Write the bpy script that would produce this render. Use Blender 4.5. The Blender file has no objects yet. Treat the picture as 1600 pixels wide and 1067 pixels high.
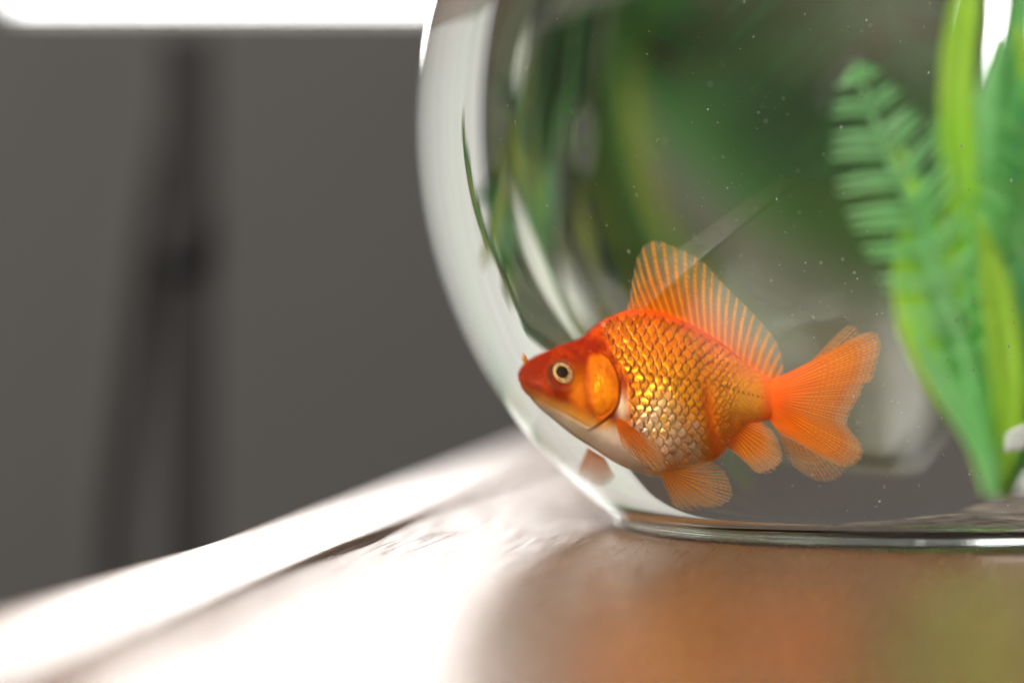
import bpy, bmesh, math, random
import numpy as np
from mathutils import Vector, Matrix
random.seed(7); RNG = np.random.default_rng(11)
S = bpy.context.scene
COL = S.collection

# ------------------------------------------------------------------ camera
FPX = 4178.0                                   # focal length in photo pixels (1600 wide)
CAM = np.array([-.0782, -.55, .0455])
PITCH = math.atan((533.5 - 476) / FPX)
cam = bpy.data.cameras.new('camera'); cam.sensor_width = 36; cam.lens = FPX / 1600 * 36
cam.clip_start = .01; cam.clip_end = 100
cam.dof.use_dof = True; cam.dof.focus_distance = .508; cam.dof.aperture_fstop = 4.5; cam.dof.aperture_blades = 0
camo = bpy.data.objects.new('camera', cam); COL.objects.link(camo)
camo.location = CAM; camo.rotation_euler = (math.pi/2 - PITCH, 0, 0)
S.camera = camo

# ------------------------------------------------------------------ light
W = bpy.data.worlds.new('World'); S.world = W; W.use_nodes = True
W.node_tree.nodes['Background'].inputs[0].default_value = (.93, .97, 1, 1)
W.node_tree.nodes['Background'].inputs[1].default_value = .17
WINDOW_L = 12.5
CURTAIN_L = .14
def area(name, loc, target, sx, sy, power, col):
    l = bpy.data.lights.new(name, 'AREA'); l.shape = 'RECTANGLE'; l.size = sx; l.size_y = sy; l.energy = power; l.color = col
    o = bpy.data.objects.new(name, l); COL.objects.link(o); o.location = loc
    o.rotation_euler = (Vector(target) - Vector(loc)).to_track_quat('-Z', 'Y').to_euler()
    return o
area('front_fill_light', (-1.25, -.95, 1.40), (-.03, 0, .06), .75, .75, 145, (1, .95, .87))  # fill added at upper front left to brighten the fish
S.view_settings.view_transform = 'Standard'; S.view_settings.look = 'None'
S.view_settings.exposure = 0; S.view_settings.gamma = 1
c = S.cycles
c.use_denoising = True
try: c.denoiser = 'OPENIMAGEDENOISE'
except Exception: pass
c.use_adaptive_sampling = False
c.max_bounces = 18; c.transmission_bounces = 18; c.glossy_bounces = 8; c.diffuse_bounces = 4; c.transparent_max_bounces = 24
c.caustics_refractive = True; c.caustics_reflective = True; c.blur_glossy = .3
c.sample_clamp_indirect = 12

# ------------------------------------------------------------------ refraction: photo pixel -> ray inside the water
R = .098; T = .0025; BC = np.array([0, 0, .0818]); NG, NW = 1.5, 1.333
def _sph(o, d, r):
    oc = o - BC; b = (oc*d).sum(-1); q = b*b - ((oc*oc).sum(-1) - r*r)
    return -b - np.sqrt(np.maximum(q, 0))
def _refr(d, n, e):
    c_ = -(d*n).sum(-1, keepdims=True); k = np.maximum(1 - e*e*(1 - c_*c_), 0)
    return e*d + (e*c_ - np.sqrt(k))*n
def water_ray(px):
    px = np.asarray(px, float); x = (px[..., 0]-800)/FPX; z = -(px[..., 1]-533.5)/FPX
    d = np.stack([x, math.cos(PITCH)+z*math.sin(PITCH), -math.sin(PITCH)+z*math.cos(PITCH)], -1)
    d /= np.linalg.norm(d, axis=-1, keepdims=True)
    p = CAM + d*_sph(CAM, d, R)[..., None]
    d = _refr(d, (p-BC)/R, 1/NG)
    p = p + d*_sph(p, d, R-T)[..., None]
    d = _refr(d, (p-BC)/(R-T), NG/NW)
    return p, d
def at_plane(px, p0, n):
    p, d = water_ray(px); n = np.asarray(n, float)
    t = ((np.asarray(p0)-p)*n).sum(-1)/(d*n).sum(-1)
    return p + d*t[..., None]
def at_depth(px, y):
    p, d = water_ray(px); t = (np.asarray(y) - p[..., 1])/d[..., 1]
    return p + d*t[..., None]

# ------------------------------------------------------------------ helpers
def tag(o, label=None, cat=None, group=None, kind=None):
    if label: o['label'] = label
    if cat: o['category'] = cat
    if group: o['group'] = group
    if kind: o['kind'] = kind
    return o
def empty(name, loc=(0, 0, 0), rz=0):
    o = bpy.data.objects.new(name, None); COL.objects.link(o); o.location = loc; o.rotation_euler = (0, 0, rz)
    o.empty_display_size = .01
    return o
def link(name, me, mat=None, parent=None, smooth=True):
    o = bpy.data.objects.new(name, me); COL.objects.link(o)
    if mat is not None and not me.materials:
        for m in (mat if isinstance(mat, (list, tuple)) else [mat]): me.materials.append(m)
    if smooth and len(me.polygons): me.polygons.foreach_set('use_smooth', [True]*len(me.polygons))
    if parent is not None: o.parent = parent
    return o
def mesh(name, v, f):
    me = bpy.data.meshes.new(name); me.from_pydata([tuple(map(float, q)) for q in v], [], f); me.update(); return me
def grid_faces(nu, nv, closed_v=False):
    f = []
    for i in range(nu-1):
        for j in range(nv if closed_v else nv-1):
            k = (j+1) % nv
            f.append((i*nv+j, (i+1)*nv+j, (i+1)*nv+k, i*nv+k))
    return f
def set_col(me, name, a):
    at = me.color_attributes.new(name, 'FLOAT_COLOR', 'POINT')
    at.data.foreach_set('color', np.asarray(a, np.float32).ravel())
def box_mesh(name, x0, x1, y0, y1, z0, z1, bevel=0.0, seg=2):
    bm = bmesh.new(); bmesh.ops.create_cube(bm, size=1)
    for v in bm.verts: v.co = Vector(((x0+x1)/2+v.co.x*(x1-x0), (y0+y1)/2+v.co.y*(y1-y0), (z0+z1)/2+v.co.z*(z1-z0)))
    if bevel: bmesh.ops.bevel(bm, geom=bm.edges[:], offset=bevel, segments=seg, affect='EDGES', profile=.5)
    me = bpy.data.meshes.new(name); bm.to_mesh(me); bm.free(); return me
def lathe(name, prof, seg=256):
    v, f = [], []
    n = len(prof)
    for r, z in prof:
        for j in range(seg):
            a = 2*math.pi*j/seg; v.append((r*math.cos(a), r*math.sin(a), z))
    for i in range(n-1):
        for j in range(seg):
            k = (j+1) % seg; f.append((i*seg+j, i*seg+k, (i+1)*seg+k, (i+1)*seg+j))
    return mesh(name, v, f)
def tube_mesh(name, pts, rad, seg=10):
    pts = [Vector(p) for p in pts]; v, f = [], []
    for i, p in enumerate(pts):
        t = (pts[min(i+1, len(pts)-1)] - pts[max(i-1, 0)]).normalized()
        u = t.cross(Vector((0, 0, 1)));  u = u.normalized() if u.length > 1e-4 else Vector((1, 0, 0))
        w = t.cross(u); r = rad[i] if hasattr(rad, '__len__') else rad
        for j in range(seg):
            a = 2*math.pi*j/seg; v.append(p + (u*math.cos(a)+w*math.sin(a))*r)
    f = grid_faces(len(pts), seg, True)
    f.append(tuple(range(seg))); f.append(tuple(range((len(pts)-1)*seg, len(pts)*seg))[::-1])
    return mesh(name, v, f)
def smoothstep(a, b, x): 
    t = np.clip((x-a)/(b-a), 0, 1); return t*t*(3-2*t)
def interp(x, pts):
    """monotone-ish smooth curve (Catmull/Hermite) through (x, y) points"""
    xs = np.array([p[0] for p in pts], float); ys = np.array([p[1] for p in pts], float)
    dx = np.diff(xs); dl = np.diff(ys)/dx; m = np.zeros(len(xs)); m[0] = dl[0]; m[-1] = dl[-1]
    for i in range(1, len(xs)-1):
        m[i] = 0 if dl[i-1]*dl[i] <= 0 else 2*dl[i-1]*dl[i]/(dl[i-1]+dl[i])
    x = np.clip(np.asarray(x, float), xs[0], xs[-1]); i = np.clip(np.searchsorted(xs, x)-1, 0, len(xs)-2)
    t = (x-xs[i])/dx[i]
    return (2*t**3-3*t**2+1)*ys[i] + (t**3-2*t**2+t)*dx[i]*m[i] + (-2*t**3+3*t**2)*ys[i+1] + (t**3-t**2)*dx[i]*m[i+1]
def resample(pts, n):
    p = np.asarray(pts, float); s = np.r_[0, np.cumsum(np.linalg.norm(np.diff(p, axis=0), axis=1))]; s /= s[-1]
    # smooth through the points by dense Catmull-Rom
    P = np.vstack([2*p[0]-p[1], p, 2*p[-1]-p[-2]]); out = []
    for i in range(len(p)-1):
        t = np.linspace(0, 1, 24, endpoint=False)[:, None]
        a, b, c_, d = P[i], P[i+1], P[i+2], P[i+3]
        out.append(.5*((2*b)+(-a+c_)*t+(2*a-5*b+4*c_-d)*t*t+(-a+3*b-3*c_+d)*t**3))
    q = np.vstack(out+[p[-1:]]); s = np.r_[0, np.cumsum(np.linalg.norm(np.diff(q, axis=0), axis=1))]; s /= s[-1]
    u = np.linspace(0, 1, n)
    return np.stack([np.interp(u, s, q[:, k]) for k in range(q.shape[1])], -1)

# ------------------------------------------------------------------ materials
def new_mat(name):
    m = bpy.data.materials.new(name); m.use_nodes = True; nt = m.node_tree
    return m, nt, nt.nodes, nt.links
def principled(name, col, rough=.5, **kw):
    m, nt, N, L = new_mat(name); b = N['Principled BSDF']
    b.inputs['Base Color'].default_value = (*col, 1); b.inputs['Roughness'].default_value = rough
    for k, v in kw.items(): b.inputs[k].default_value = v
    return m
def glass(name, ior, col=(1, 1, 1)):
    m, nt, N, L = new_mat(name); N.remove(N['Principled BSDF'])
    g = N.new('ShaderNodeBsdfGlass'); g.inputs['IOR'].default_value = ior; g.inputs['Roughness'].default_value = 0
    g.inputs['Color'].default_value = (*col, 1)
    L.new(g.outputs[0], N['Material Output'].inputs[0]); return m
def emissive(name, col, s, diffuse=None):
    m, nt, N, L = new_mat(name); b = N['Principled BSDF']
    b.inputs['Base Color'].default_value = (*(diffuse or (0, 0, 0)), 1)
    b.inputs['Emission Color'].default_value = (*col, 1); b.inputs['Emission Strength'].default_value = s; b.inputs['Roughness'].default_value = .8
    return m
def mottled(name, c0, c1, scale, rough=.6, bump=.1, coord='Object', stretch=(1, 1, 1)):
    m, nt, N, L = new_mat(name); b = N['Principled BSDF']; b.inputs['Roughness'].default_value = rough
    tc = N.new('ShaderNodeTexCoord'); mp = N.new('ShaderNodeMapping'); mp.inputs['Scale'].default_value = stretch
    L.new(tc.outputs[coord], mp.inputs[0])
    n = N.new('ShaderNodeTexNoise'); n.inputs['Scale'].default_value = scale; n.inputs['Detail'].default_value = 6; L.new(mp.outputs[0], n.inputs[0])
    r = N.new('ShaderNodeValToRGB'); r.color_ramp.elements[0].position = .3; r.color_ramp.elements[1].position = .7
    r.color_ramp.elements[0].color = (*c0, 1); r.color_ramp.elements[1].color = (*c1, 1)
    L.new(n.outputs[0], r.inputs[0]); L.new(r.outputs[0], b.inputs['Base Color'])
    bp = N.new('ShaderNodeBump'); bp.inputs['Strength'].default_value = bump; bp.inputs['Distance'].default_value = .01
    L.new(n.outputs[0], bp.inputs['Height']); L.new(bp.outputs[0], b.inputs['Normal'])
    return m
def wood(name, tint=1.0, rough=.22):
    m, nt, N, L = new_mat(name); b = N['Principled BSDF']
    tc = N.new('ShaderNodeTexCoord')
    def noise(scale, stretch, detail=5, dist=0):
        mp = N.new('ShaderNodeMapping'); mp.inputs['Scale'].default_value = stretch; L.new(tc.outputs['Object'], mp.inputs[0])
        n = N.new('ShaderNodeTexNoise'); n.inputs['Scale'].default_value = scale; n.inputs['Detail'].default_value = detail; n.inputs['Distortion'].default_value = dist
        L.new(mp.outputs[0], n.inputs[0]); return n.outputs[0]
    broad = noise(9, (4, .5, 1), 4, .6); grain = noise(170, (5, .2, 1), 6); pore = noise(1500, (2, .4, 1), 3)
    r = N.new('ShaderNodeValToRGB'); e = r.color_ramp.elements
    e[0].position = .28; e[0].color = (.065*tint, .027*tint, .008*tint, 1); e[1].position = .74; e[1].color = (.145*tint, .066*tint, .024*tint, 1)
    mx = N.new('ShaderNodeMath'); mx.operation = 'MULTIPLY_ADD'; L.new(grain, mx.inputs[0]); mx.inputs[1].default_value = .5
    sc = N.new('ShaderNodeMath'); sc.operation = 'MULTIPLY'; L.new(broad, sc.inputs[0]); sc.inputs[1].default_value = .5; L.new(sc.outputs[0], mx.inputs[2])
    L.new(mx.outputs[0], r.inputs[0]); L.new(r.outputs[0], b.inputs['Base Color'])
    rr = N.new('ShaderNodeMapRange'); L.new(grain, rr.inputs[0]); rr.inputs[1].default_value = .3; rr.inputs[2].default_value = .7; rr.inputs[3].default_value = rough+.08; rr.inputs[4].default_value = rough-.06
    L.new(rr.outputs[0], b.inputs['Roughness'])
    ad = N.new('ShaderNodeMath'); ad.operation = 'ADD'; L.new(grain, ad.inputs[0]); L.new(pore, ad.inputs[1])
    bp = N.new('ShaderNodeBump'); bp.inputs['Strength'].default_value = .3; bp.inputs['Distance'].default_value = .00025
    L.new(ad.outputs[0], bp.inputs['Height']); L.new(bp.outputs[0], b.inputs['Normal'])
    return m
def leaf_mat(name, c0, c1, scale=60, rough=.35, trans=.55, spec=.4):
    m, nt, N, L = new_mat(name); b = N['Principled BSDF']; b.inputs['Roughness'].default_value = rough
    b.inputs['Specular IOR Level'].default_value = spec
    tc = N.new('ShaderNodeTexCoord'); n = N.new('ShaderNodeTexNoise'); n.inputs['Scale'].default_value = scale; n.inputs['Detail'].default_value = 3
    L.new(tc.outputs['Object'], n.inputs[0])
    r = N.new('ShaderNodeValToRGB'); r.color_ramp.elements[0].position = .35; r.color_ramp.elements[1].position = .65
    r.color_ramp.elements[0].color = (*c0, 1); r.color_ramp.elements[1].color = (*c1, 1)
    L.new(n.outputs[0], r.inputs[0]); L.new(r.outputs[0], b.inputs['Base Color'])
    t = N.new('ShaderNodeBsdfTranslucent'); L.new(r.outputs[0], t.inputs[0])
    mx = N.new('ShaderNodeMixShader'); mx.inputs[0].default_value = trans
    L.new(b.outputs[0], mx.inputs[1]); L.new(t.outputs[0], mx.inputs[2]); L.new(mx.outputs[0], N['Material Output'].inputs[0])
    return m

M = {}
M['wall'] = mottled('wall_paint', (.037, .0345, .0335), (.044, .041, .040), 3, .8, .05)
M['wood'] = wood('table_wood')
M['wood_edge'] = wood('table_edge_wood', 1.12, .30)
M['glass'] = glass('bowl_glass', NG, (.975, .99, .98))
M['glass_water'] = glass('glass_water_contact', NW/NG)
M['water_top'] = glass('water_surface', NW)
M['pane'] = emissive('bright_window', (1, .99, .97), WINDOW_L)
M['frame'] = principled('window_frame_white', (.7, .7, .7), .4)
M['curtain'] = emissive('sheer_curtain_self_glow', (1, 1, .985), CURTAIN_L, (.48, .48, .47))  # cloth glows by itself, standing in for daylight on it
M['curtain_dark'] = emissive('sheer_curtain_self_glow', (1, .99, .96), CURTAIN_L*.6, (.6, .6, .6))  # dimmer copy of the same painted glow
M['dark_metal'] = principled('dark_stand_metal', (.022, .021, .021), .9, **{'Specular IOR Level': 0.})
M['dark_metal2'] = principled('dark_stand_leg', (.044, .041, .040), .9, **{'Specular IOR Level': 0.})

# ------------------------------------------------------------------ room: wall with the bright window
WY = 1.25                                        # wall plane; 1.8 m from the camera
wd = WY + .55
def wx(px): return CAM[0] + (px-800)/FPX*wd
def wz(py): return CAM[2] + (476-py)/FPX*wd
x0, x1, z0, z1 = wx(-40), -.035, wz(4), 1.25
parts = [(-3, x0, -.8, 2.2), (x0, x1, -.8, z0), (x0, x1, z1, 2.2), (x1, 3.2, -.8, 2.2)]
v, f = [], []
for (a, b, c0, c1) in parts:
    k = len(v)
    v += [(a, WY, c0), (b, WY, c0), (b, WY, c1), (a, WY, c1), (a, WY+.1, c0), (b, WY+.1, c0), (b, WY+.1, c1), (a, WY+.1, c1)]
    f += [(k, k+1, k+2, k+3), (k+5, k+4, k+7, k+6), (k+4, k, k+3, k+7), (k+1, k+5, k+6, k+2), (k+3, k+2, k+6, k+7), (k+4, k+5, k+1, k)]
tag(link('wall', mesh('wall', v, f), M['wall'], smooth=False), kind='structure')
win = tag(empty('window', ((x0+x1)/2, WY+.06, z0)), 'overexposed white window above the dark grey wall', 'window')
hw = (x1-x0)/2-.004; hh = z1-z0-.004
link('pane', box_mesh('pane', -hw+.012, hw-.012, -.002, .002, .014, hh-.01), M['pane'], win, False)
for (a, b, c0, c1) in ((-hw, hw, .002, .012), (-hw, hw, hh-.01, hh), (-hw, -hw+.01, .0125, hh-.0105), (hw-.01, hw, .0125, hh-.0105)):
    link('frame', box_mesh('frame', a, b, -.01, .01, c0, c1, .002), M['frame'], win, False)

# curtained bright wall to the right, behind the bowl (seen bent through the glass)
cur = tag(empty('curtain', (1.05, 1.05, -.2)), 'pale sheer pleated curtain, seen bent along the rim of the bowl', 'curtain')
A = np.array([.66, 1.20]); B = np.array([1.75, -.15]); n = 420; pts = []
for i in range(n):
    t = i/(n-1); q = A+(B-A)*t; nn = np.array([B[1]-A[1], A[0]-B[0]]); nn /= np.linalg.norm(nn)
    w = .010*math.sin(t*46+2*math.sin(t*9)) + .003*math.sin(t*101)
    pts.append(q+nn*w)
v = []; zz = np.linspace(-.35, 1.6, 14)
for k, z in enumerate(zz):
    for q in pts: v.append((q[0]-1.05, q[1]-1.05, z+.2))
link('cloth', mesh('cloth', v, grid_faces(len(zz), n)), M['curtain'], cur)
link('rail', tube_mesh('rail', [(A[0]-1.05, A[1]-1.05, 1.82), (B[0]-1.05, B[1]-1.05, 1.82)], .012), M['frame'], cur)

# dark low cabinet against the wall behind the bowl
M['cabinet'] = mottled('cabinet_dark_wood', (.055, .056, .034), (.085, .080, .052), 5, .55, .1, stretch=(1, 1, 9))
cab = tag(empty('cabinet', (.365, 1.07, -.7)), 'dark olive brown cabinet seen blurred through the upper half of the bowl', 'cabinet')
link('carcass', box_mesh('carcass', -.235, .235, -.12, .15, .0, 1.09, .004), M['cabinet'], cab, False)
link('top_board', box_mesh('top_board', -.245, .245, -.13, .16, 1.092, 1.112, .004), M['cabinet'], cab, False)
for k in range(2):
    d_ = link('door', box_mesh('door', -.225+k*.228, -.005+k*.228, -.138, -.122, .04, 1.07, .004), M['cabinet'], cab, False)
    link('handle', tube_mesh('handle', [(-.03+k*.06, -.155, .6), (-.03+k*.06, -.155, .75)], .006), M['frame'], d_)

# dark stand in front of the wall
SY = .45; sd = SY+.55
def sx_(px): return CAM[0]+(px-800)/FPX*sd
def sz_(py): return CAM[2]+(476-py)/FPX*sd
st = tag(empty('light_stand', (sx_(293), SY, -.6)), 'blurred dark upright stand with a knob before the grey wall', 'stand')
def rel(px, py, dy=0): return (sx_(px)-sx_(293), dy, sz_(py)+.6)
link('post', box_mesh('post', -.0095, .0095, -.004, .004, 0, sz_(57)+.6, .001), M['dark_metal'], st, False)
link('knob', tube_mesh('knob', [rel(293, 425), rel(293, 408), rel(293, 345), rel(293, 330)], [.009, .0112, .0112, .009], 20), M['dark_metal'], st)
link('leg', tube_mesh('leg', [rel(60, 1500, .12), rel(90, 820, .12), rel(150, 380, .12), rel(205, 66, .12)], .011, 4), M['dark_metal2'], st, False)

# ------------------------------------------------------------------ table
TA = -math.atan(.163)                             # boards run away from the camera, turned slightly
table = tag(empty('table', (-.1123, -.065, 0), TA), kind='structure')
def board(name, a, b, y0, y1, mat, wob, bow=0):
    n = 60; ys = np.linspace(y0, y1, n); prof = []
    bv = .0012
    v = []
    for y in ys:
        wl = wob*math.sin(y*23+1)+wob*.6*math.sin(y*57) + bow*math.exp(-((y-.02)/.05)**2)
        wr = wob*.5*math.sin(y*31+2)
        xa = a+wl; xb = b+wr
        for (x, z) in ((xa, -.028), (xa, -bv), (xa+bv*.35, -bv*.3), (xa+bv, 0)): v.append((x, y, z))
        for k in range(1, 6): v.append((xa+bv+(xb-xa-2*bv)*k/6, y, 0))
        for (x, z) in ((xb-bv, 0), (xb-bv*.35, -bv*.3), (xb, -bv), (xb, -.028)): v.append((x, y, z))
    m_ = 13
    f = grid_faces(n, m_, True)
    f.append(tuple(range(m_))); f.append(tuple(range((n-1)*m_, n*m_))[::-1])
    me = mesh(name, v, [tuple(reversed(q)) for q in f])
    o = link(name, me, mat, table); return o
board('edge_board', -.0285, -.0016, -.26, 1.05, M['wood_edge'], .0002)
board('plank', .0004, .152, -.26, 1.05, M['wood'], .0004, .0014)
board('plank', .1532, .302, -.26, 1.05, M['wood'], .0003)
board('plank', .3032, .452, -.26, 1.05, M['wood'], .0003)
board('plank', .4532, .602, -.26, 1.05, M['wood'], .0003)

# ------------------------------------------------------------------ bowl and water
WATER_Z = .142
zb = .0018
prof = []
for a in np.linspace(0, 1, 14): prof.append((.0002+a*.0550, .0006))          # slightly hollow foot
for t in np.linspace(0, 1, 12)[1:]:                                                     # rounded foot into the sphere
    a = t*1.0
    p0 = np.array([.0554, .0004]); p2 = np.array([math.sqrt(R*R-(BC[2]-.0022)**2), .0022]); p1 = np.array([.0574, .0002])
    q = (1-a)**2*p0+2*a*(1-a)*p1+a*a*p2; prof.append(tuple(q))
th0 = math.acos((BC[2]-.0022)/R); th1 = math.pi-.66
for th in np.linspace(th0, th1, 150)[1:]: prof.append((R*math.sin(th), BC[2]-R*math.cos(th)))
rt, zt = prof[-1]
for a in np.linspace(0, 1, 9)[1:]: prof.append((rt - .0125*math.sin(a*1.2)*0 + .004*a*a, zt+.008*a))
rl, zl = prof[-1]
for a in np.linspace(0, math.pi, 9)[1:]: prof.append((rl-.00125*(1-math.cos(a)), zl+.00125*math.sin(a)))
for a in np.linspace(1, 0, 9)[1:]: prof.append((rt-T + .004*a*a, zt+.008*a))
thw = math.acos((BC[2]-WATER_Z)/(R-T))
r2 = R-T
for th in np.linspace(th1-.01, thw, 24): prof.append((r2*math.sin(th), BC[2]-r2*math.cos(th)))
bowl = tag(link('fish_bowl', lathe('fish_bowl', prof), M['glass']), 'clear round glass fish bowl filled with water on the wooden table', 'fish bowl')
# water: contact with the glass plus the free surface
FZ = .0060
tf = math.acos((BC[2]-.0106)/r2); rf = r2*math.sin(tf)
wp = [(.0002, FZ)] + [(x, FZ) for x in np.linspace(.002, rf-.013, 18)]
p0 = np.array([rf-.013, FZ]); p2 = np.array([rf, .0106]); p1 = p2 + np.array([-math.cos(tf), -math.sin(tf)])*.0
tg = np.array([math.cos(tf), math.sin(tf)]); k = (p2[1]-FZ)/tg[1]; p1 = p2 - tg*k
for a in np.linspace(0, 1, 12)[1:]: wp.append(tuple((1-a)**2*p0+2*a*(1-a)*p1+a*a*p2))
for th in np.linspace(tf, thw, 130)[1:]: wp.append((r2*math.sin(th), BC[2]-r2*math.cos(th)))
nc = len(wp)-1
for a in np.linspace(1, 0, 16)[1:]: wp.append((max(wp[nc][0]*a, .0002), WATER_Z - .0012*(1-a**6)))
me = lathe('water', wp)
me.materials.append(M['glass_water']); me.materials.append(M['water_top'])
me.polygons.foreach_set('material_index', [0 if p.index < nc*256 else 1 for p in me.polygons])
tag(link('water', me), kind='structure')

# ------------------------------------------------------------------ goldfish
FN = np.array([.22, .975, 0]); FN /= np.linalg.norm(FN)
FA = np.array([FN[1], -FN[0], 0]); FP = np.array([-.045, -.0205, .040])
fish = tag(empty('goldfish', FP, math.atan2(FA[1], FA[0])), 'orange goldfish with flowing fins swimming in the round bowl', 'goldfish')
def fpt(px):                                     # photo pixel -> fish-local point in its own mid plane
    q = at_plane(px, FP, FN) - FP
    return np.stack([q@FA, q@FN, q[..., 2]], -1)
MPP = np.linalg.norm(fpt(np.array([[1100., 600]]))[0]-fpt(np.array([[1000., 600]]))[0])/100      # metres per pixel
TOP = [(810, 587), (810.8, 581), (813, 575), (817, 570), (826, 562), (859, 546), (885, 536), (903, 530), (922, 516), (937, 504), (960, 492), (985, 484.5), (1010, 484.5), (1034, 489), (1060, 498), (1084, 509), (1110, 524), (1135, 541), (1169, 570), (1190, 584), (1205, 591), (1222, 598), (1238, 612)]
BOT = [(810, 591), (810.8, 597), (813, 602), (818, 610), (825, 618), (846, 639), (872, 660), (903, 684), (927, 699), (945, 711), (971, 726), (1000, 737), (1040, 743), (1065, 737), (1087, 729.5), (1110, 721), (1125, 713), (1133, 702), (1145, 686), (1158, 672), (1172, 663), (1190, 658), (1205, 655), (1222, 649), (1238, 636)]
WID = [(810, 3), (811, 10), (814, 16), (825, 28), (850, 43), (880, 54), (920, 66), (980, 78), (1040, 82), (1085, 74), (1120, 56), (1150, 38), (1180, 24), (1205, 16), (1222, 11), (1238, 4)]
nu, nv = 560, 300
uu = np.linspace(0, 1, nu); xs = 810+428*(.18*uu**2.2+.82*uu) ; xs = 810+(xs-810)*428/(xs[-1]-810)
top, bot, wid = interp(xs, TOP), interp(xs, BOT), interp(xs, WID)
th = np.linspace(0, 2*np.pi, nv, endpoint=False)
sn, cs = np.sin(th), np.cos(th)
sv = np.sign(sn)*np.abs(sn)**.92; cv = np.sign(cs)*np.abs(cs)**.95
Tp = fpt(np.stack([xs, top], -1)); Bp = fpt(np.stack([xs, bot], -1))
cen = (Tp+Bp)/2; up = (Tp-Bp)/2
PX = np.repeat(xs[:, None], nv, 1); PY = (top+bot)[:, None]/2 - (bot-top)[:, None]/2*sv[None]
TT = (PY-top[:, None])/(bot-top)[:, None]
egg = 1+.16*(-sv)-.10*np.maximum(sv, 0)**2
V = cen[:, None]+up[:, None]*sv[None, :, None]
V[..., 1] += (wid[:, None]*MPP)*cv[None]*egg[None]
def normals(V):
    du = np.gradient(V, axis=0); dv = np.roll(V, -1, 1)-np.roll(V, 1, 1)
    n = np.cross(dv, du); n /= np.linalg.norm(n, axis=-1, keepdims=True)+1e-12
    s = np.sign(((V-cen[:, None])*n).sum(-1).mean()); return n*s
Nn = normals(V)
# --- scale field
headx = interp(PY, [(480, 936), (505, 938), (530, 946), (560, 958), (585, 978), (610, 986), (650, 984), (680, 985), (700, 990), (745, 1000)])
smask = smoothstep(-3, 9, PX-headx)*(1-smoothstep(1192, 1208, PX))
smask *= smoothstep(.012, .05, TT)*(1-smoothstep(.965, .995, TT))
ridge = np.exp(-((PX-(1106+(PY-600)*.12))/9)**2)*smoothstep(585, 640, PY)      # smooth orange fold before the vent
smask *= 1-.85*ridge
rows = 20.5
sz = np.clip((bot-top)/rows*1.30, 7.2, 14.2)
cc = np.interp(PX, xs, np.r_[0, np.cumsum(np.diff(xs)/sz[:-1])])
rr_ = rows*(TT**1.0)*1.0 + .25*np.sin(cc*.35)
wob = np.sin(cc*1.7+rr_*2.1)*.07
cc = cc+wob
best = np.full(cc.shape, 1e9); H = np.zeros(cc.shape); RIM = np.zeros(cc.shape); IDX = np.zeros(cc.shape, int); DX = np.zeros(cc.shape)
i0 = np.floor(rr_).astype(int)
def hsh(a, b): 
    x = np.sin(a*127.1+b*311.7)*43758.5453; return x-np.floor(x)
rad_x, rad_y = 1.0, .92
for dr in (-1, 0, 1, 2):
    ri = i0+dr; off = .5*(ri & 1)
    for dc in (-2, -1, 0, 1):
        ci = np.floor(cc-off)+dc; ccx = ci+off+.20*(hsh(ci, ri)-.5); ccy = ri + .18*(hsh(ri+7., ci)-.5)
        ddx = cc-ccx; ddy = rr_-ccy
        rho = np.sqrt((ddx/rad_x)**2+(ddy/rad_y)**2)
        ok = (rho < 1) & (ccx < best)
        best = np.where(ok, ccx, best); H = np.where(ok, .45+.55*ddx/rad_x - .32*(ddy/rad_y)**2, H)
        RIM = np.where(ok, rho, RIM); IDX = np.where(ok, (ci*57+ri*131).astype(int), IDX); DX = np.where(ok, ddx, DX)
ED = np.full(cc.shape, 9.)                          # distance from the free edge of the scale lying in front
for dr in (-1, 0, 1, 2):
    ri = i0+dr; off = .5*(ri & 1)
    for dc in (-2, -1, 0, 1):
        ci = np.floor(cc-off)+dc; ccx = ci+off+.20*(hsh(ci, ri)-.5); ccy = ri + .18*(hsh(ri+7., ci)-.5)
        rho = np.sqrt(((cc-ccx)/rad_x)**2+((rr_-ccy)/rad_y)**2)
        ED = np.where((ccx < best-1e-6) & (rho >= 1), np.minimum(ED, rho-1), ED)
crev = np.exp(-(ED/.13)**2)
rnd = hsh(IDX.astype(float), 3.3); rnd2 = hsh(IDX.astype(float), 9.1)
szf = np.interp(PX, xs, sz)/13
disp = smask*(H-.30*crev+.22*(rnd2-.5)*(rr_*0+1)+.35*(rnd-.5)*DX)*(4.8e-4)*szf
# --- head relief: gill cover, cheek, mouth
def dcurve(pts, n=60):
    p = resample(pts, n); d = np.full(PX.shape, 1e9)
    for a, b in zip(p[:-1], p[1:]):
        e = b-a; t = np.clip(((PX-a[0])*e[0]+(PY-a[1])*e[1])/(e@e), 0, 1)
        d = np.minimum(d, np.hypot(PX-a[0]-t*e[0], PY-a[1]-t*e[1]))
    return d
op_edge = [(944, 556), (958, 567), (968, 586), (973, 606), (972, 626), (964, 646), (950, 660), (934, 671), (922, 677)]
op_in = [(921, 566), (917, 590), (919, 615), (923, 640), (932, 657)]
dE = dcurve(op_edge); dI = dcurve(op_in)
opx = interp(PY, [(550, 940), (556, 946), (567, 958), (586, 968), (606, 973), (626, 972), (646, 964), (660, 950), (671, 934), (678, 920)])
ipx = interp(PY, [(550, 930), (566, 921), (590, 917), (615, 919), (640, 923), (657, 932), (678, 934)])
oper = smoothstep(-4, 9, PX-ipx)*smoothstep(-1, 2.5, opx-PX)*smoothstep(553, 566, PY)*(1-smoothstep(664, 674, PY))
headm = smoothstep(0, 3, opx-PX)
disp += 3.2e-4*headm*smoothstep(548, 570, PY)*np.exp(-((PX-945)/45)**2)*(1-smoothstep(670, 685, PY))
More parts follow.
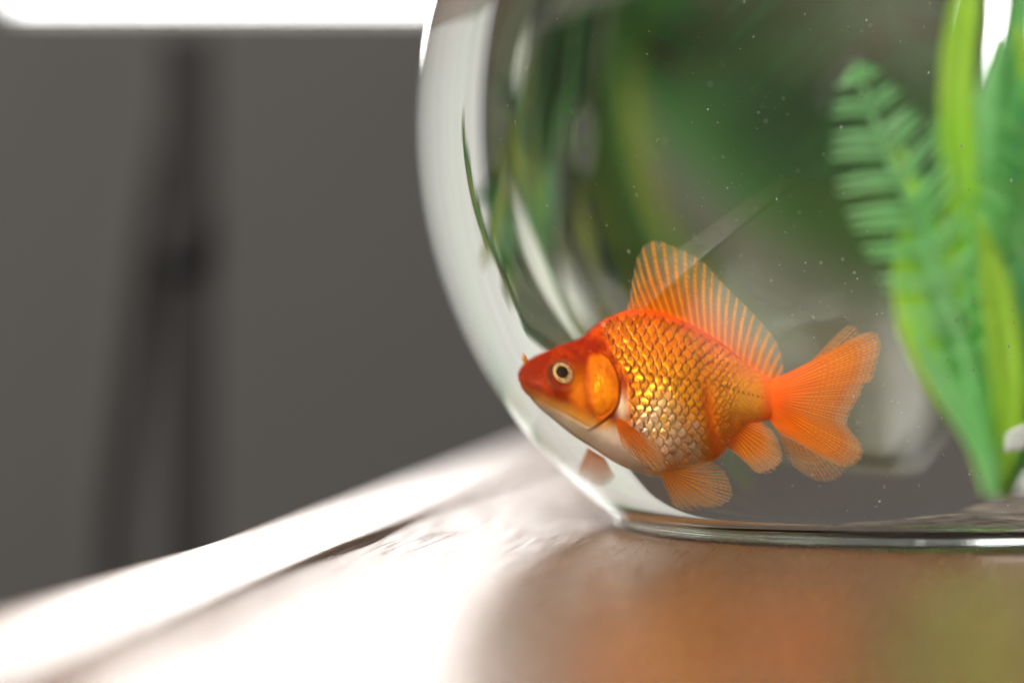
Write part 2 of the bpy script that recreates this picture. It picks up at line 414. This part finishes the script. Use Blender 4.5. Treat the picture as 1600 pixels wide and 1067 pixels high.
disp -= 1.7e-4*np.exp(-(np.maximum(dI, 0)/4.5)**2)
disp -= 3.0e-4*np.exp(-((dE-1)/2.6)**2)*smoothstep(-1, 1, PX-opx)
dsub = dcurve([(925, 640), (940, 655), (958, 645), (968, 630)]); disp -= 1.5e-4*np.exp(-(dsub/1.8)**2)
dM = dcurve([(809, 595), (815, 601), (824, 613), (831, 624), (834, 634)]); disp -= 4.2e-4*np.exp(-(dM/2.0)**2)
dL = dcurve([(809, 583), (818, 592), (828, 606), (836, 622)]); disp += 2.2e-4*np.exp(-(dL/3.5)**2)
dEye = np.hypot((PX-878)/1.0, (PY-591)/1.05)
disp += 4.0e-4*np.exp(-((dEye-23)/7)**2) - 4e-4*(dEye < 19)
dJ = dcurve([(836, 622), (860, 640), (890, 655), (920, 672)]); disp -= 1.3e-4*np.exp(-(dJ/2.5)**2)
def vnoise(k, seed):
    g = np.random.default_rng(seed).uniform(-1, 1, (256, 256)); x, y = PX*k, PY*k; xi, yi = np.floor(x).astype(int), np.floor(y).astype(int)
    fx, fy = x-xi, y-yi; fx = fx*fx*(3-2*fx); fy = fy*fy*(3-2*fy); q = lambda i, j: g[i % 256, j % 256]
    return (q(xi, yi)*(1-fx)+q(xi+1, yi)*fx)*(1-fy)+(q(xi, yi+1)*(1-fx)+q(xi+1, yi+1)*fx)*fy
noise = vnoise(.055, 1)*.8+vnoise(.13, 2)*.6+vnoise(.3, 3)*.35
disp += 2.6e-5*noise*(1-smask)+3.0e-5*oper*(vnoise(.25, 8)+vnoise(.6, 9))
V = V+Nn*disp[..., None]
# --- colour
def mixc(a, b, t): return a+(np.asarray(b)-a)*t[..., None]
Cc = np.ones(PX.shape+(3,))*np.array([.90, .130, .0])
Cc = mixc(Cc, [.94, .23, .0], smoothstep(.12, .42, TT)*smoothstep(945, 990, PX)*(1-smoothstep(1085, 1125, PX)*.25))
belly = smoothstep(.50, .86, TT+.10*np.sin(PX*.05))*smoothstep(955, 1000, PX)*(1-smoothstep(1088, 1108, PX))
Cc = mixc(Cc, [.92, .55, .25], belly*.85)
gold = np.exp(-((PX-1035)/42)**2-((PY-640)/40)**2)+.8*np.exp(-((PX-1160)/40)**2-((PY-628)/30)**2)
Cc = mixc(Cc, [.97, .46, .04], np.clip(gold, 0, 1)*.70)
# per scale variety and rims
pale = smask*smoothstep(.72, .98, RIM)*(DX > 0)
Cc = mixc(Cc, [1., .38, .012], smask*np.clip(1.15-1.25*np.hypot(DX-.35, 0)*1.6-.5*RIM, 0, 1)*(.35+.65*rnd)*(1-belly)*.9)
Cc = mixc(Cc, [.98, .62, .24], pale*(.30+.35*belly))
Cc *= (1-smask*(.32*(1-rnd)*(.6+.6*rnd2)*(1-.5*smoothstep(1085, 1125, PX))))[..., None]
Cc = mixc(Cc, [.92, .78, .68], smask*np.clip(rnd2*1.3-.25, 0, 1)*belly*.42)
Cc = mixc(Cc, [.40, .055, .002], smask*crev*(.58-.22*belly)*(.35+.65*smoothstep(.5, .9, szf)))  # crevices between scales painted darker, shade put into the colour
lat = dcurve([(984, 578), (1010, 586), (1039, 595), (1062, 599), (1102, 601), (1144, 612), (1170, 619), (1195, 624)])
Cc = mixc(Cc, [.22, .05, .01], np.exp(-(lat/2.0)**2)*smask*(np.sin(cc*2*np.pi) > .1)*.75)
# head
fine = vnoise(.22, 4)*.7+vnoise(.5, 5)*.7+vnoise(.9, 6)*.3
hd = 1-smoothstep(-24, 26, PX-headx+7*noise)
Cc = mixc(Cc, [.80, .070, .0], (1-smoothstep(.02, .13, TT))*(1-smoothstep(1120, 1180, PX))*.85)
Cc = mixc(Cc, [.30, .013, .0], hd)
Cc = mixc(Cc, [.50, .05, .0], hd*np.clip(.45*noise+.30*fine, 0, .8))
Cc = mixc(Cc, [.22, .010, .0], hd*np.clip(-.5*noise+.2, 0, .8)*smoothstep(850, 915, PX)*.8)
Cc = mixc(Cc, [.86, .22, .008], hd*np.exp(-((PX-905)/12)**2-((PY-612)/26)**2)*.8)
cheek = hd*smoothstep(0, 26, PY-(600+(PX-812)*.36))
Cc = mixc(Cc, [.80, .36, .05], cheek*.9)
thr = hd*smoothstep(0, 16, PY-(610+(PX-812)*.50))
Cc = mixc(Cc, [.78, .66, .50], thr*.92)
under = smoothstep(900, 935, PX)*(1-smoothstep(985, 1030, PX))*smoothstep(664, 684, PY)
Cc = mixc(Cc, [.76, .58, .44], under*.9)
memb = np.exp(-((PX-976)/8)**2-((PY-640)/18)**2)*(PX > opx)
Cc = mixc(Cc, [.85, .58, .36], np.clip(memb*1.2, 0, 1))
inner = smoothstep(1, 20, dE)*smoothstep(1, 16, dI)
Cc = mixc(Cc, [.80, .17, .004], hd*np.exp(-((PX-912)/16)**2-((PY-625)/30)**2)*.8)
Cc = mixc(Cc, [.66, .105, .002], oper*.9)
Cc = mixc(Cc, [.93, .28, .004], .8*oper*np.clip(inner*(.85+.40*fine+.35*noise)*smoothstep(562, 606, PY), 0, 1))
Cc = mixc(Cc, [.80, .20, .008], oper*np.clip(np.exp(-((PY-566)/16)**2)+np.exp(-((PX-opx)/6)**2)+.35*(noise+.3), 0, 1)*.7)
Cc = mixc(Cc, [.30, .05, .006], np.exp(-((dE)/2.0)**2)*.38*smoothstep(550, 575, PY))
Cc = mixc(Cc, [.45, .06, .004], np.exp(-(dI/3.5)**2)*.4)
Cc = mixc(Cc, [.30, .06, .01], np.exp(-(dM/1.6)**2)*.6)
Cc = mixc(Cc, [.16, .05, .02], np.exp(-((dEye-20.5)/2.4)**2)*.85)
Cc = mixc(Cc, [.82, .13, .006], ridge*.9)
Cc = mixc(Cc, [.90, .125, .001], smoothstep(1180, 1206, PX))
Cc *= (1+.10*noise*(1-smask))[..., None]
Cc = np.clip(Cc, .002, .97)
met = np.clip(smask*(.14+.50*rnd**2)*(1+.5*belly)*(1-.8*smoothstep(1085, 1125, PX))+oper*inner*(.16+.2*fine)+cheek*.15, 0, .9)
RGBA = np.concatenate([Cc, met[..., None]], -1)
faces = grid_faces(nu, nv, True)
faces += [tuple(range(nv)), tuple(range((nu-1)*nv, nu*nv))[::-1]]
bme = mesh('body', V.reshape(-1, 3), faces); set_col(bme, 'tint', RGBA.reshape(-1, 4))
bm = bmesh.new(); bm.from_mesh(bme); bmesh.ops.recalc_face_normals(bm, faces=bm.faces); bm.to_mesh(bme); bm.free()
m, nt, N, L = new_mat('goldfish_skin'); b = N['Principled BSDF']
va = N.new('ShaderNodeVertexColor'); va.layer_name = 'tint'
L.new(va.outputs[0], b.inputs['Base Color']); L.new(va.outputs[1], b.inputs['Metallic'])
b.inputs['Roughness'].default_value = .27; b.inputs['Specular IOR Level'].default_value = .02
b.inputs['Subsurface Weight'].default_value = .12; b.inputs['Subsurface Radius'].default_value = (1, .35, .1); b.inputs['Subsurface Scale'].default_value = .0016
M['skin'] = m
body = link('body', bme, m, fish)
# --- fins
def fin_material():
    m, nt, N, L = new_mat('goldfish_fin'); b = N['Principled BSDF']; b.inputs['Roughness'].default_value = .4; b.inputs['Specular IOR Level'].default_value = .0
    va = N.new('ShaderNodeVertexColor'); va.layer_name = 'tint'
    L.new(va.outputs[0], b.inputs['Base Color'])
    t = N.new('ShaderNodeBsdfTranslucent'); L.new(va.outputs[0], t.inputs[0])
    mx = N.new('ShaderNodeMixShader'); mx.inputs[0].default_value = .55; L.new(b.outputs[0], mx.inputs[1]); L.new(t.outputs[0], mx.inputs[2])
    tr = N.new('ShaderNodeBsdfTransparent'); m2 = N.new('ShaderNodeMixShader')
    L.new(va.outputs[1], m2.inputs[0]); L.new(tr.outputs[0], m2.inputs[1]); L.new(mx.outputs[0], m2.inputs[2])
    L.new(m2.outputs[0], N['Material Output'].inputs[0]); return m
M['fin'] = fin_material()
def fin(name, base, tip, rays, yb, yt, a_base=.95, a_tip=.25, fade=(.45, 1.0), bend=0, c_base=(.95, .150, .0), c_tip=(.97, .30, .015), scallop=.012, branch=0, contrast=.5, per=7, nl=46, lead=None, sharp=2.2, ray_tip=.55):
    """a fan of rays between a base line and an outer edge, both given in photo pixels; yb/yt: metres out of the mid plane"""
    n = rays*per+1
    Bq, Tq = resample(base, n), resample(tip, n)
    ph = np.linspace(0, rays, n); t = np.linspace(0, 1, nl)
    L_ = 1-scallop*(.5-.5*np.cos(2*np.pi*ph)) - scallop*.6*hsh(np.floor(ph), 5.)
    P = Bq[None]+(Tq-Bq)[None]*(t[:, None]*L_[None])[..., None]
    dirv = (Tq-Bq); perp = np.stack([-dirv[:, 1], dirv[:, 0]], -1)
    P = P+perp[None]*(bend*np.sin(np.pi*t*.9)[:, None, None])
    Q = fpt(P)
    u = np.linspace(0, 1, n)
    ybv = yb(u) if callable(yb) else np.full(n, yb); ytv = yt(u) if callable(yt) else np.full(n, yt)
    Q[..., 1] += ybv[None]+(ytv-ybv)[None]*(t[:, None]**1.3)
    ray = (.5+.5*np.cos(2*np.pi*ph))**sharp
    ray = np.repeat(ray[None], nl, 0)
    if branch:
        r2_ = (.5+.5*np.cos(4*np.pi*ph))**2; k = smoothstep(.35, .7, t)[:, None]
        ray = ray*(1-k)+r2_[None]*k
    Q[..., 1] += (ray-.5)*1.3e-4*np.minimum(1, t*4)[:, None]
    seg = 1-.30*smoothstep(.3, .5, t)[:, None]*(np.sin(t*nl*np.pi*.62)[:, None] > .35)*(ray > .4)
    fd = smoothstep(fade[0], fade[1], t)[:, None]*np.ones_like(ray)
    tcol = t[:, None]
    near = 1-smoothstep(.0, fade[1]*.75, tcol)
    al_ray = a_base+(np.maximum(a_tip, ray_tip)-a_base)*smoothstep(.6, 1.05, tcol)
    al_mem = (a_base*(1-contrast)+contrast*.55)*near+a_tip*(1-near)*(1-.25*fd)
    al = al_mem+(al_ray-al_mem)*ray
    al = al+(a_base-al)*(1-smoothstep(0, .16, tcol))
    al *= 1-.35*smoothstep(.96, 1, tcol)
    if lead is not None:
        ld = np.exp(-(u/lead)**2)[None]*(1-.4*fd); al = np.maximum(al, .92*ld)
    cb, ct = np.array(c_base), np.array(c_tip)
    rayc = cb+(np.array([1., .42, .01])-cb)*(.55+.35*fd[..., None])
    memc = cb*(.3+.7*near)[..., None]+ct*(.7*(1-near))[..., None]
    memc = memc*(1-fd[..., None]*.75)+np.array([.62, .54, .44])*(fd[..., None]*.7)
    col = memc+(rayc-memc)*ray[..., None]
    col = col*np.clip(seg, .6, 1)[..., None]*(1+.16*(hsh(np.floor(ph+.5), 2.)-.5))[None, :, None]
    me = mesh(name, Q.reshape(-1, 3), grid_faces(nl, n))
    set_col(me, 'tint', np.concatenate([np.clip(col, 0, .97), np.clip(al, .03, 1)[..., None]], -1).reshape(-1, 4))
    return link(name, me, M['fin'], fish)
mm = .001
# dorsal
xb = np.r_[980, 983, np.linspace(986, 1222, 16)]
fin('dorsal_fin', np.stack([xb, interp(xb, TOP)+4], -1), [(983, 474), (988, 437), (996, 402), (1010, 380), (1030, 374), (1052, 383), (1075, 393), (1099, 408), (1125, 436), (1157, 468), (1183, 495), (1209, 526), (1220, 550), (1226, 588)],
    23, 0, lambda u: (.8*np.sin(u*7)*mm),   .95, .30, (.45, 1.0), bend=-.035, contrast=.62, lead=.035, per=9, sharp=2.6, ray_tip=.6, c_tip=(.92, .40, .08))
# tail: far lobes first, then the near fan
fin('tail_fin', [(1222, 604), (1226, 612), (1230, 622)], [(1262, 566), (1284, 545), (1299, 524), (1316, 508), (1327, 503), (1338, 508), (1345, 522), (1352, 545), (1352, 580)], 14, 1.0*mm, lambda u: 3.5*mm*np.ones_like(u), .95, .28, (.45, .95), contrast=.45, branch=1)
fin('tail_fin', [(1222, 632), (1220, 641), (1214, 650)], [(1330, 700), (1322, 725), (1311, 741), (1290, 748), (1266, 743), (1238, 724), (1224, 702), (1214, 676)], 13, 1.0*mm, lambda u: 3.5*mm*np.ones_like(u), .9, .25, (.35, .9), contrast=.5, branch=1)
fin('tail_fin', [(1201, 594), (1206, 606), (1209, 624), (1206, 642), (1201, 654)], [(1264, 569), (1301, 546), (1337, 527), (1357, 520), (1372, 522), (1381, 540), (1377, 571), (1368, 600), (1356, 607), (1349, 624), (1335, 646), (1328, 668), (1347, 694), (1351, 713), (1343, 727), (1322, 734), (1290, 722), (1253, 699), (1219, 680)],
    40, lambda u: -1.9*np.sin(np.pi*u)**.6*mm, lambda u: (-4.5*np.sin(np.pi*u)+1.6*np.sin(u*12))*mm, 1, .55, (.70, 1.06), contrast=.08, branch=1, nl=64, c_base=(.98, .135, .0), c_tip=(.99, .24, .005))
# anal fins
fin('anal_fin', [(1134, 697), (1150, 684), (1166, 664), (1180, 661)], [(1160, 722), (1184, 746), (1202, 741), (1222, 731), (1225, 712), (1212, 682), (1196, 664)], 15, -1.5*mm, -4.5*mm, .95, .42, (.4, 1), contrast=.5, branch=1, lead=.12)
fin('anal_fin', [(1140, 690), (1155, 676), (1170, 664)], [(1172, 722), (1196, 735), (1214, 722), (1214, 700), (1206, 680)], 11, 1.5*mm, 4*mm, .8, .3, (.4, 1), contrast=.5)
# pelvic fins
fin('pelvic_fin', [(1030, 738), (1040, 741), (1052, 737)], [(1040, 775), (1052, 800), (1064, 809), (1090, 806), (1121, 809), (1140, 797), (1148, 784), (1142, 760), (1132, 742), (1112, 728)], 15, -3.2*mm, lambda u: (-8+2*u)*mm, .88, .26, (.25, .95), contrast=.6, branch=1, lead=.06, bend=.02, c_base=(.82, .22, .02))
fin('pelvic_fin', [(1035, 734), (1045, 735), (1055, 732)], [(1052, 784), (1070, 797), (1100, 794), (1120, 778), (1118, 752), (1100, 734)], 11, 3*mm, 6*mm, .6, .2, (.3, 1), contrast=.5)
# pectoral fins
fin('pectoral_fin', [(966, 664), (964, 671), (963, 680)], [(986, 680), (1008, 694), (1024, 710), (1035, 727), (1041, 748), (1028, 752), (1006, 741), (988, 728), (972, 712)], 14, -8.6*mm, lambda u: -9.5*mm*np.ones_like(u), .97, .60, (.5, 1.0), contrast=.28, lead=.14, c_base=(.78, .12, .005), c_tip=(.86, .24, .03))
fin('pectoral_fin', [(920, 690), (932, 698), (946, 706)], [(901, 731), (914, 739), (936, 748), (950, 744), (962, 732)], 9, 6*mm, 8*mm, 1, .55, (.5, 1), contrast=.4, lead=.3, c_base=(.84, .13, .002), c_tip=(.90, .36, .08))
# --- eyes, nostril flaps
def eye(side):
    P0 = fpt(np.array([[878., 591.]]))[0]
    k = np.argmin(np.hypot(PX-878, PY-591)+1e3*((cv[None]*side) < 0)); kk = np.unravel_index(k, PX.shape)
    y = V[kk][1]; nrm = Nn[kk]
    r = 22.5*MPP
    root = Matrix.Translation(Vector((P0[0], y, P0[2]))) @ Vector(nrm).to_track_quat('Z', 'Y').to_matrix().to_4x4()
    def cap(name, r0, r1, h0, h1, mat, par):
        # dome between two radii, heights above the skin
        prof = []
        for a in np.linspace(0, 1, 12): 
            rr = r1+(r0-r1)*a; hh_ = h0+(h1-h0)*math.sqrt(max(0, 1-(rr/r)**2)) if r1 == 0 or True else 0
            prof.append((max(rr, 1e-6), hh_))
        me = lathe(name, prof, 48); me.transform(root); o = link(name, me, mat, par); return o
    e = cap('eye', r, 0, -.0006, .00085, M['eye_rim'], fish)
    i = cap('iris', r*.86, r*.48, -.0005, .00092, M['iris'], e)
    p = cap('pupil', r*.54, 0, -.00045, .00094, M['pupil'], e)
    return e
M['eye_rim'] = principled('eye_dark_rim', (.10, .045, .02), .25)
m, nt, N, L = new_mat('gold_iris'); b = N['Principled BSDF']
tc = N.new('ShaderNodeTexCoord'); n1 = N.new('ShaderNodeTexNoise'); n1.inputs['Scale'].default_value = 1600; n1.inputs['Detail'].default_value = 3; L.new(tc.outputs['Object'], n1.inputs[0])
r_ = N.new('ShaderNodeValToRGB'); r_.color_ramp.elements[0].position = .36; r_.color_ramp.elements[0].color = (.60, .22, .03, 1); r_.color_ramp.elements[1].position = .56; r_.color_ramp.elements[1].color = (.90, .62, .28, 1)
L.new(n1.outputs[0], r_.inputs[0]); L.new(r_.outputs[0], b.inputs['Base Color']); b.inputs['Roughness'].default_value = .3; b.inputs['Metallic'].default_value = .35
M['iris'] = m
M['pupil'] = principled('pupil_black', (.003, .003, .003), .3, **{'Specular IOR Level': .05})
eye(-1); eye(1)
M['flap'] = principled('nostril_flap_skin', (.85, .30, .02), .4)
for s in (-1, 1):
    p = fpt(np.array([[823., 570.], [820., 562.], [818.5, 557.], [819., 554.]])); p[:, 1] += s*np.array([.9, 1.1, 1.2, 1.2])*mm
    link('nostril_flap', tube_mesh('nostril_flap', p, [.00042, .00050, .00044, .00015], 10), M['flap'], fish)

# ------------------------------------------------------------------ aquarium plant
M['lime'] = leaf_mat('plastic_leaf_lime', (.52, .82, .08), (.66, .90, .16), 40)
M['mint'] = leaf_mat('plastic_leaf_mint', (.44, .88, .42), (.62, .95, .58), 40, .35, .6)
M['green'] = leaf_mat('plastic_leaf_green', (.26, .74, .20), (.45, .86, .40), 40)
M['teal'] = leaf_mat('plastic_leaf_deep_green', (.10, .58, .20), (.24, .74, .38), 40)
M['rock'] = mottled('plant_base_rock', (.05, .040, .034), (.22, .185, .16), 330, .9, 1.0)
plant = tag(empty('aquarium_plant', (.022, .04, FZ)), 'bright green plastic aquarium plant with a fern frond standing in the bowl', 'plant')
PO = np.array([.022, .04, FZ])
def strip(name, pts, width, mat, parent, origin, nrm=None, fold=.15, nl=28, nw=5, thick=.0004, twist=0):
    """a folded tapering leaf blade along 3-D points; width is given along its length"""
    P = resample(np.asarray(pts, float), nl); w = np.interp(np.linspace(0, 1, nl), np.linspace(0, 1, len(width)), width)
    tn = np.gradient(P, axis=0); tn /= np.linalg.norm(tn, axis=1, keepdims=True)
    ref = np.array(nrm if nrm is not None else (0., -1., 0.))
    v = []
    for i in range(nl):
        s = np.cross(tn[i], ref); s /= np.linalg.norm(s)+1e-9; n_ = np.cross(s, tn[i])
        a = twist*(i/(nl-1)-.3); s, n_ = s*math.cos(a)+n_*math.sin(a), n_*math.cos(a)-s*math.sin(a)
        ring = []
        for k in range(nw):
            q = (k/(nw-1)*2-1); ring.append(P[i]+s*(q*w[i]/2)+n_*(fold*w[i]*abs(q)+thick/2))
        for k in range(nw-1, -1, -1):
            q = (k/(nw-1)*2-1); ring.append(P[i]+s*(q*w[i]/2*.98)+n_*(fold*w[i]*abs(q)-thick/2))
        v += [r-origin for r in ring]
    f = grid_faces(nl, 2*nw, True); f.append(tuple(range(2*nw))); f.append(tuple(range((nl-1)*2*nw, nl*2*nw))[::-1])
    return link(name, mesh(name, v, f), mat, parent)
MP = .000105
def pleaf(px, depth, wpx, mat, fold=.18, twist=0):
    px = np.asarray(px, float); dd = np.interp(np.linspace(0, 1, len(px)), np.linspace(0, 1, len(depth)), depth)
    p = at_depth(px, dd)
    return strip('leaf', p, [w*MP for w in wpx], M[mat], plant, PO, fold=fold, twist=twist)
pleaf([(1548, 775), (1525, 690), (1470, 590), (1432, 500), (1415, 405), (1420, 330)], [0.044, 0.036], [18, 34, 52, 60, 40, 6], 'lime', twist=.3)
pleaf([(1552, 775), (1515, 640), (1478, 520), (1452, 420), (1440, 330), (1438, 270)], [0.046, 0.044], [18, 40, 56, 52, 34, 4], 'green', twist=-.3)
pleaf([(1555, 775), (1548, 600), (1520, 420), (1500, 260), (1495, 120), (1508, 10), (1525, -120)], [0.048, 0.048], [20, 36, 48, 52, 50, 46, 10], 'lime', twist=.2)
pleaf([(1558, 775), (1562, 600), (1550, 450), (1512, 330), (1478, 250), (1462, 190)], [0.050, 0.054], [20, 40, 54, 50, 34, 4], 'green')
pleaf([(1562, 775), (1585, 600), (1580, 420), (1570, 250), (1585, 90), (1605, -90)], [0.050, 0.059], [20, 44, 58, 56, 46, 14], 'green', twist=-.4)
pleaf([(1566, 775), (1590, 640), (1640, 480), (1680, 300), (1690, 150)], [0.048, 0.042], [20, 46, 66, 60, 10], 'lime')
pleaf([(1566, 775), (1610, 600), (1650, 380), (1660, 120), (1640, -100)], [0.052, 0.064], [20, 46, 60, 56, 10], 'teal')
pleaf([(1566, 778), (1600, 690), (1620, 560), (1612, 400), (1600, 240), (1592, 130)], [0.044, 0.036], [20, 44, 60, 52, 36, 5], 'teal', twist=.4)
pleaf([(1550, 778), (1540, 660), (1500, 560), (1470, 470), (1458, 380)], [0.054, 0.064], [20, 44, 50, 40, 5], 'teal')
for k, (px, dep, w, mt) in enumerate([
    ([(1550, 775), (1530, 640), (1490, 540), (1462, 470), (1450, 400)], [.043, .036], [16, 40, 50, 36, 5], 'mint'),
    ([(1556, 775), (1560, 640), (1545, 520), (1535, 400), (1545, 290)], [.045, .040], [16, 44, 56, 50, 6], 'mint'),
    ([(1558, 775), (1575, 660), (1570, 540), (1552, 430), (1530, 340)], [.042, .034], [16, 44, 54, 44, 6], 'lime'),
    ([(1554, 775), (1535, 700), (1495, 630), (1455, 570), (1430, 520)], [.041, .033], [14, 34, 40, 30, 4], 'mint'),
    ([(1562, 775), (1595, 690), (1610, 560), (1595, 420), (1560, 300)], [.044, .040], [16, 44, 60, 56, 8], 'mint'),
    ([(1555, 775), (1545, 560), (1530, 350), (1540, 180), (1560, 60)], [.052, .055], [16, 40, 52, 48, 8], 'mint'),
    ([(1552, 775), (1530, 610), (1475, 430), (1430, 310), (1395, 215)], [.054, .056], [16, 36, 44, 36, 5], 'lime'),
    ([(1566, 775), (1600, 560), (1630, 350), (1618, 180), (1590, 40)], [.043, .036], [16, 44, 60, 52, 8], 'lime')]):
    pleaf(px, dep, w, mt, twist=(-.35, .3, .1, -.2)[k % 4])
# fern fronds with separate leaflets
def frond(px, depth, mat, leaf_w, n, lw):
    px = np.asarray(px, float); dd = np.interp(np.linspace(0, 1, len(px)), np.linspace(0, 1, len(depth)), depth)
    p = resample(at_depth(px, dd), 40)
    st_ = link('frond', tube_mesh('frond', p-PO, np.linspace(.0011, .0004, 40), 8), M[mat], plant)
    for i in range(n):
        t = .30+.69*i/(n-1); k = min(int(t*39), 38); q = p[k]; tg = p[k+1]-p[k]; tg /= np.linalg.norm(tg)
        ln = leaf_w*MP*math.sin(math.pi*(.16+.80*(t-.30)/.70))**.7
        for s in (-1, 1):
            side = np.cross(tg, [0, -1, 0])*s; side /= np.linalg.norm(side)
            dr = side*.88+tg*.45; dr /= np.linalg.norm(dr)
            a = q+dr*ln*.5+np.array([0, .0012*s, -.0004]); e = q+dr*ln+np.array([0, .002*s, -.0012])
            strip('leaflet', [q, a, e], [lw*MP*.7, lw*MP, lw*MP*.75, lw*MP*.2], M[mat], st_, PO, fold=.12, nl=7, nw=3, thick=.0005)
frond([(1552, 775), (1535, 660), (1496, 520), (1440, 360), (1385, 240), (1348, 130), (1340, 100)], [0.042, 0.030], 'mint', 98, 20, 12)
frond([(1560, 775), (1580, 640), (1590, 480), (1605, 320), (1640, 180), (1660, 90)], [0.044, 0.034], 'green', 100, 17, 17)
# knobbly rock base
bm = bmesh.new(); bmesh.ops.create_icosphere(bm, subdivisions=5, radius=1)
hmp = at_depth(np.array([[1560., 775.]]), .04)[0][2]
for vv in bm.verts:
    d = vv.co.copy(); nz = sum(a*math.sin(d.x*k1+d.y*k2+d.z*k3+ph_) for a, k1, k2, k3, ph_ in ((.07, 5, 3, 2, 0), (.05, -4, 7, 3, 1), (.045, 9, -6, 4, 2), (.03, 14, 11, -9, 3), (.02, -21, 17, 12, 5)))
    r0 = 1+nz
    zc = max(d.z, -.05)
    vv.co = Vector((d.x*.036*r0+.012, d.y*.026*r0-.005, zc*(hmp-FZ)*1.02*(abs(1-.35*(d.x*d.x+d.y*d.y)))*r0+.0004))
me = bpy.data.meshes.new('base'); bm.to_mesh(me); bm.free(); link('base', me, M['rock'], plant)
M['white'] = leaf_mat('plastic_white_bud', (.75, .77, .74), (.82, .84, .82), 40)
pb = at_depth(np.array([[1600., 700.], [1592., 690.], [1582., 682.], [1574., 676.]]), .008)
strip('bud', pb, [.001, .0052, .0046, .0006], M['white'], plant, PO, fold=.25, nl=12, thick=.0016)

# ------------------------------------------------------------------ house plant behind the bowl (only seen through the water)
M['hleaf'] = leaf_mat('houseplant_leaf', (.030, .085, .020), (.06, .16, .035), 30, .4, .3)
M['hleaf2'] = leaf_mat('houseplant_leaf_yellow', (.10, .13, .02), (.18, .19, .03), 30, .4, .35)
M['hleaf3'] = leaf_mat('houseplant_leaf_white_glare', (.62, .63, .58), (.75, .76, .72), 30, .5, .4)  # pale leaflets stand in for the white glare around a fern reflection
M['pot'] = mottled('dark_clay_pot', (.05, .042, .036), (.075, .062, .052), 40, .7, .2)
HP = np.array([.160, .52, 0.])
hp = tag(empty('houseplant', HP), 'dark green leafy houseplant seen blurred through the bowl above the fish', 'plant')
link('pot', lathe('pot', [(.0005, .001), (.035, .001), (.038, .004), (.048, .066), (.052, .068), (.052, .08), (.047, .08), (.044, .070), (.0005, .068)], 64), M['pot'], hp)
rg = random.Random(5)
for i in range(34):
    a = rg.uniform(0, 2*math.pi); ln = rg.uniform(.09, .18); el = rg.uniform(.7, 1.45)
    b0 = HP+np.array([math.cos(a)*.02, math.sin(a)*.02, .066])
    d = np.array([math.cos(a)*math.cos(el), math.sin(a)*math.cos(el), math.sin(el)])
    mid = b0+d*ln*.5; e = b0+d*ln+np.array([math.cos(a)*.04, math.sin(a)*.04, -.045*rg.random()])
    w = rg.uniform(.014, .026)
    strip('leaf', [b0, mid, e], [w*.25, w*.8, w, w*.7, w*.05], M['hleaf2' if i % 6 == 0 else 'hleaf'], hp, HP, nrm=(d[1], -d[0], .4), nl=12, twist=rg.uniform(-1, 1))
def hfrond(p0, p1, p2, mats, n, ll):
    p = resample([p0, p1, p2], 30); st_ = link('frond', tube_mesh('frond', p-HP, np.linspace(.0016, .0006, 30), 6), M['hleaf'], hp)
    for i in range(n):
        t = .25+.72*i/(n-1); k = min(int(t*29), 28); q = p[k]; tg = p[k+1]-p[k]; tg /= np.linalg.norm(tg)
        for s in (-1, 1):
            side = np.cross(tg, [.3, -1, 0])*s; side /= np.linalg.norm(side); dr = side*.8+tg*.6; dr /= np.linalg.norm(dr)
            l_ = ll*math.sin(math.pi*(.15+.8*(i/(n-1))))
            strip('leaflet', [q, q+dr*l_*.5, q+dr*l_], [.004, .0105, .002], M[mats[i % len(mats)]], st_, HP, fold=.1, nl=5, nw=3)
hfrond(HP+[-.01, -.02, .07], HP+[-.035, -.13, .165], HP+[-.045, -.185, .085], ['hleaf3', 'hleaf2', 'hleaf3'], 9, .040)
hfrond(HP+[.01, -.02, .07], HP+[.03, -.12, .16], HP+[.02, -.19, .10], ['hleaf', 'hleaf2'], 12, .034)

# ------------------------------------------------------------------ added glow behind the bowl for a bright spot of unknown source
M['added_bulb'] = emissive('added_bulb_glow', (1, .98, .94), 7)
added_lamp_o = tag(empty('added_lamp', (.071, .78, 0)), 'added white glow for the bright spot seen blurred through the green plant', 'added_lamp')
link('added_bulb', lathe('added_bulb', [(.0003, .088), (.0030, .0883), (.0060, .092), (.0072, .098), (.0064, .105), (.004, .1105), (.0003, .113)], 40), M['added_bulb'], added_lamp_o)
link('foot', lathe('foot', [(.0003, .0005), (.024, .0005), (.025, .003), (.023, .006), (.006, .010), (.0035, .016), (.0035, .068), (.0042, .0875), (.0003, .0877)], 40), M['pot'], added_lamp_o)

# ------------------------------------------------------------------ specks and tiny bubbles in the water
M['speck'] = principled('pale_specks', (.42, .41, .38), .5)
n = 1000; v, f = [], []
oc = [(1, 0, 0), (-1, 0, 0), (0, 1, 0), (0, -1, 0), (0, 0, 1), (0, 0, -1)]
of = [(0, 2, 4), (2, 1, 4), (1, 3, 4), (3, 0, 4), (2, 0, 5), (1, 2, 5), (3, 1, 5), (0, 3, 5)]
pxs = np.stack([RNG.uniform(760, 1780, n), RNG.uniform(-60, 815, n)], -1)
pxs = pxs[np.hypot(pxs[:, 0]-1394, pxs[:, 1]-200) < 640]
pp, dd = water_ray(pxs)
for p, d in zip(pp, dd):
    yt_ = max(random.gauss(-.030, .018), p[1]+.002); q = p+d*((yt_-p[1])/d[1]); s = .00005+.00018*random.random()**3.5
    k = len(v)
    el = random.uniform(.6, 1.8)
    for o_ in oc: v.append((q[0]+o_[0]*s, q[1]+o_[1]*s, q[2]+o_[2]*s*el))
    f += [tuple(k+i for i in t) for t in of]
tag(link('floating_specks', mesh('floating_specks', v, f), M['speck']), 'tiny pale specks drifting in the bowl water', 'specks', kind='stuff')
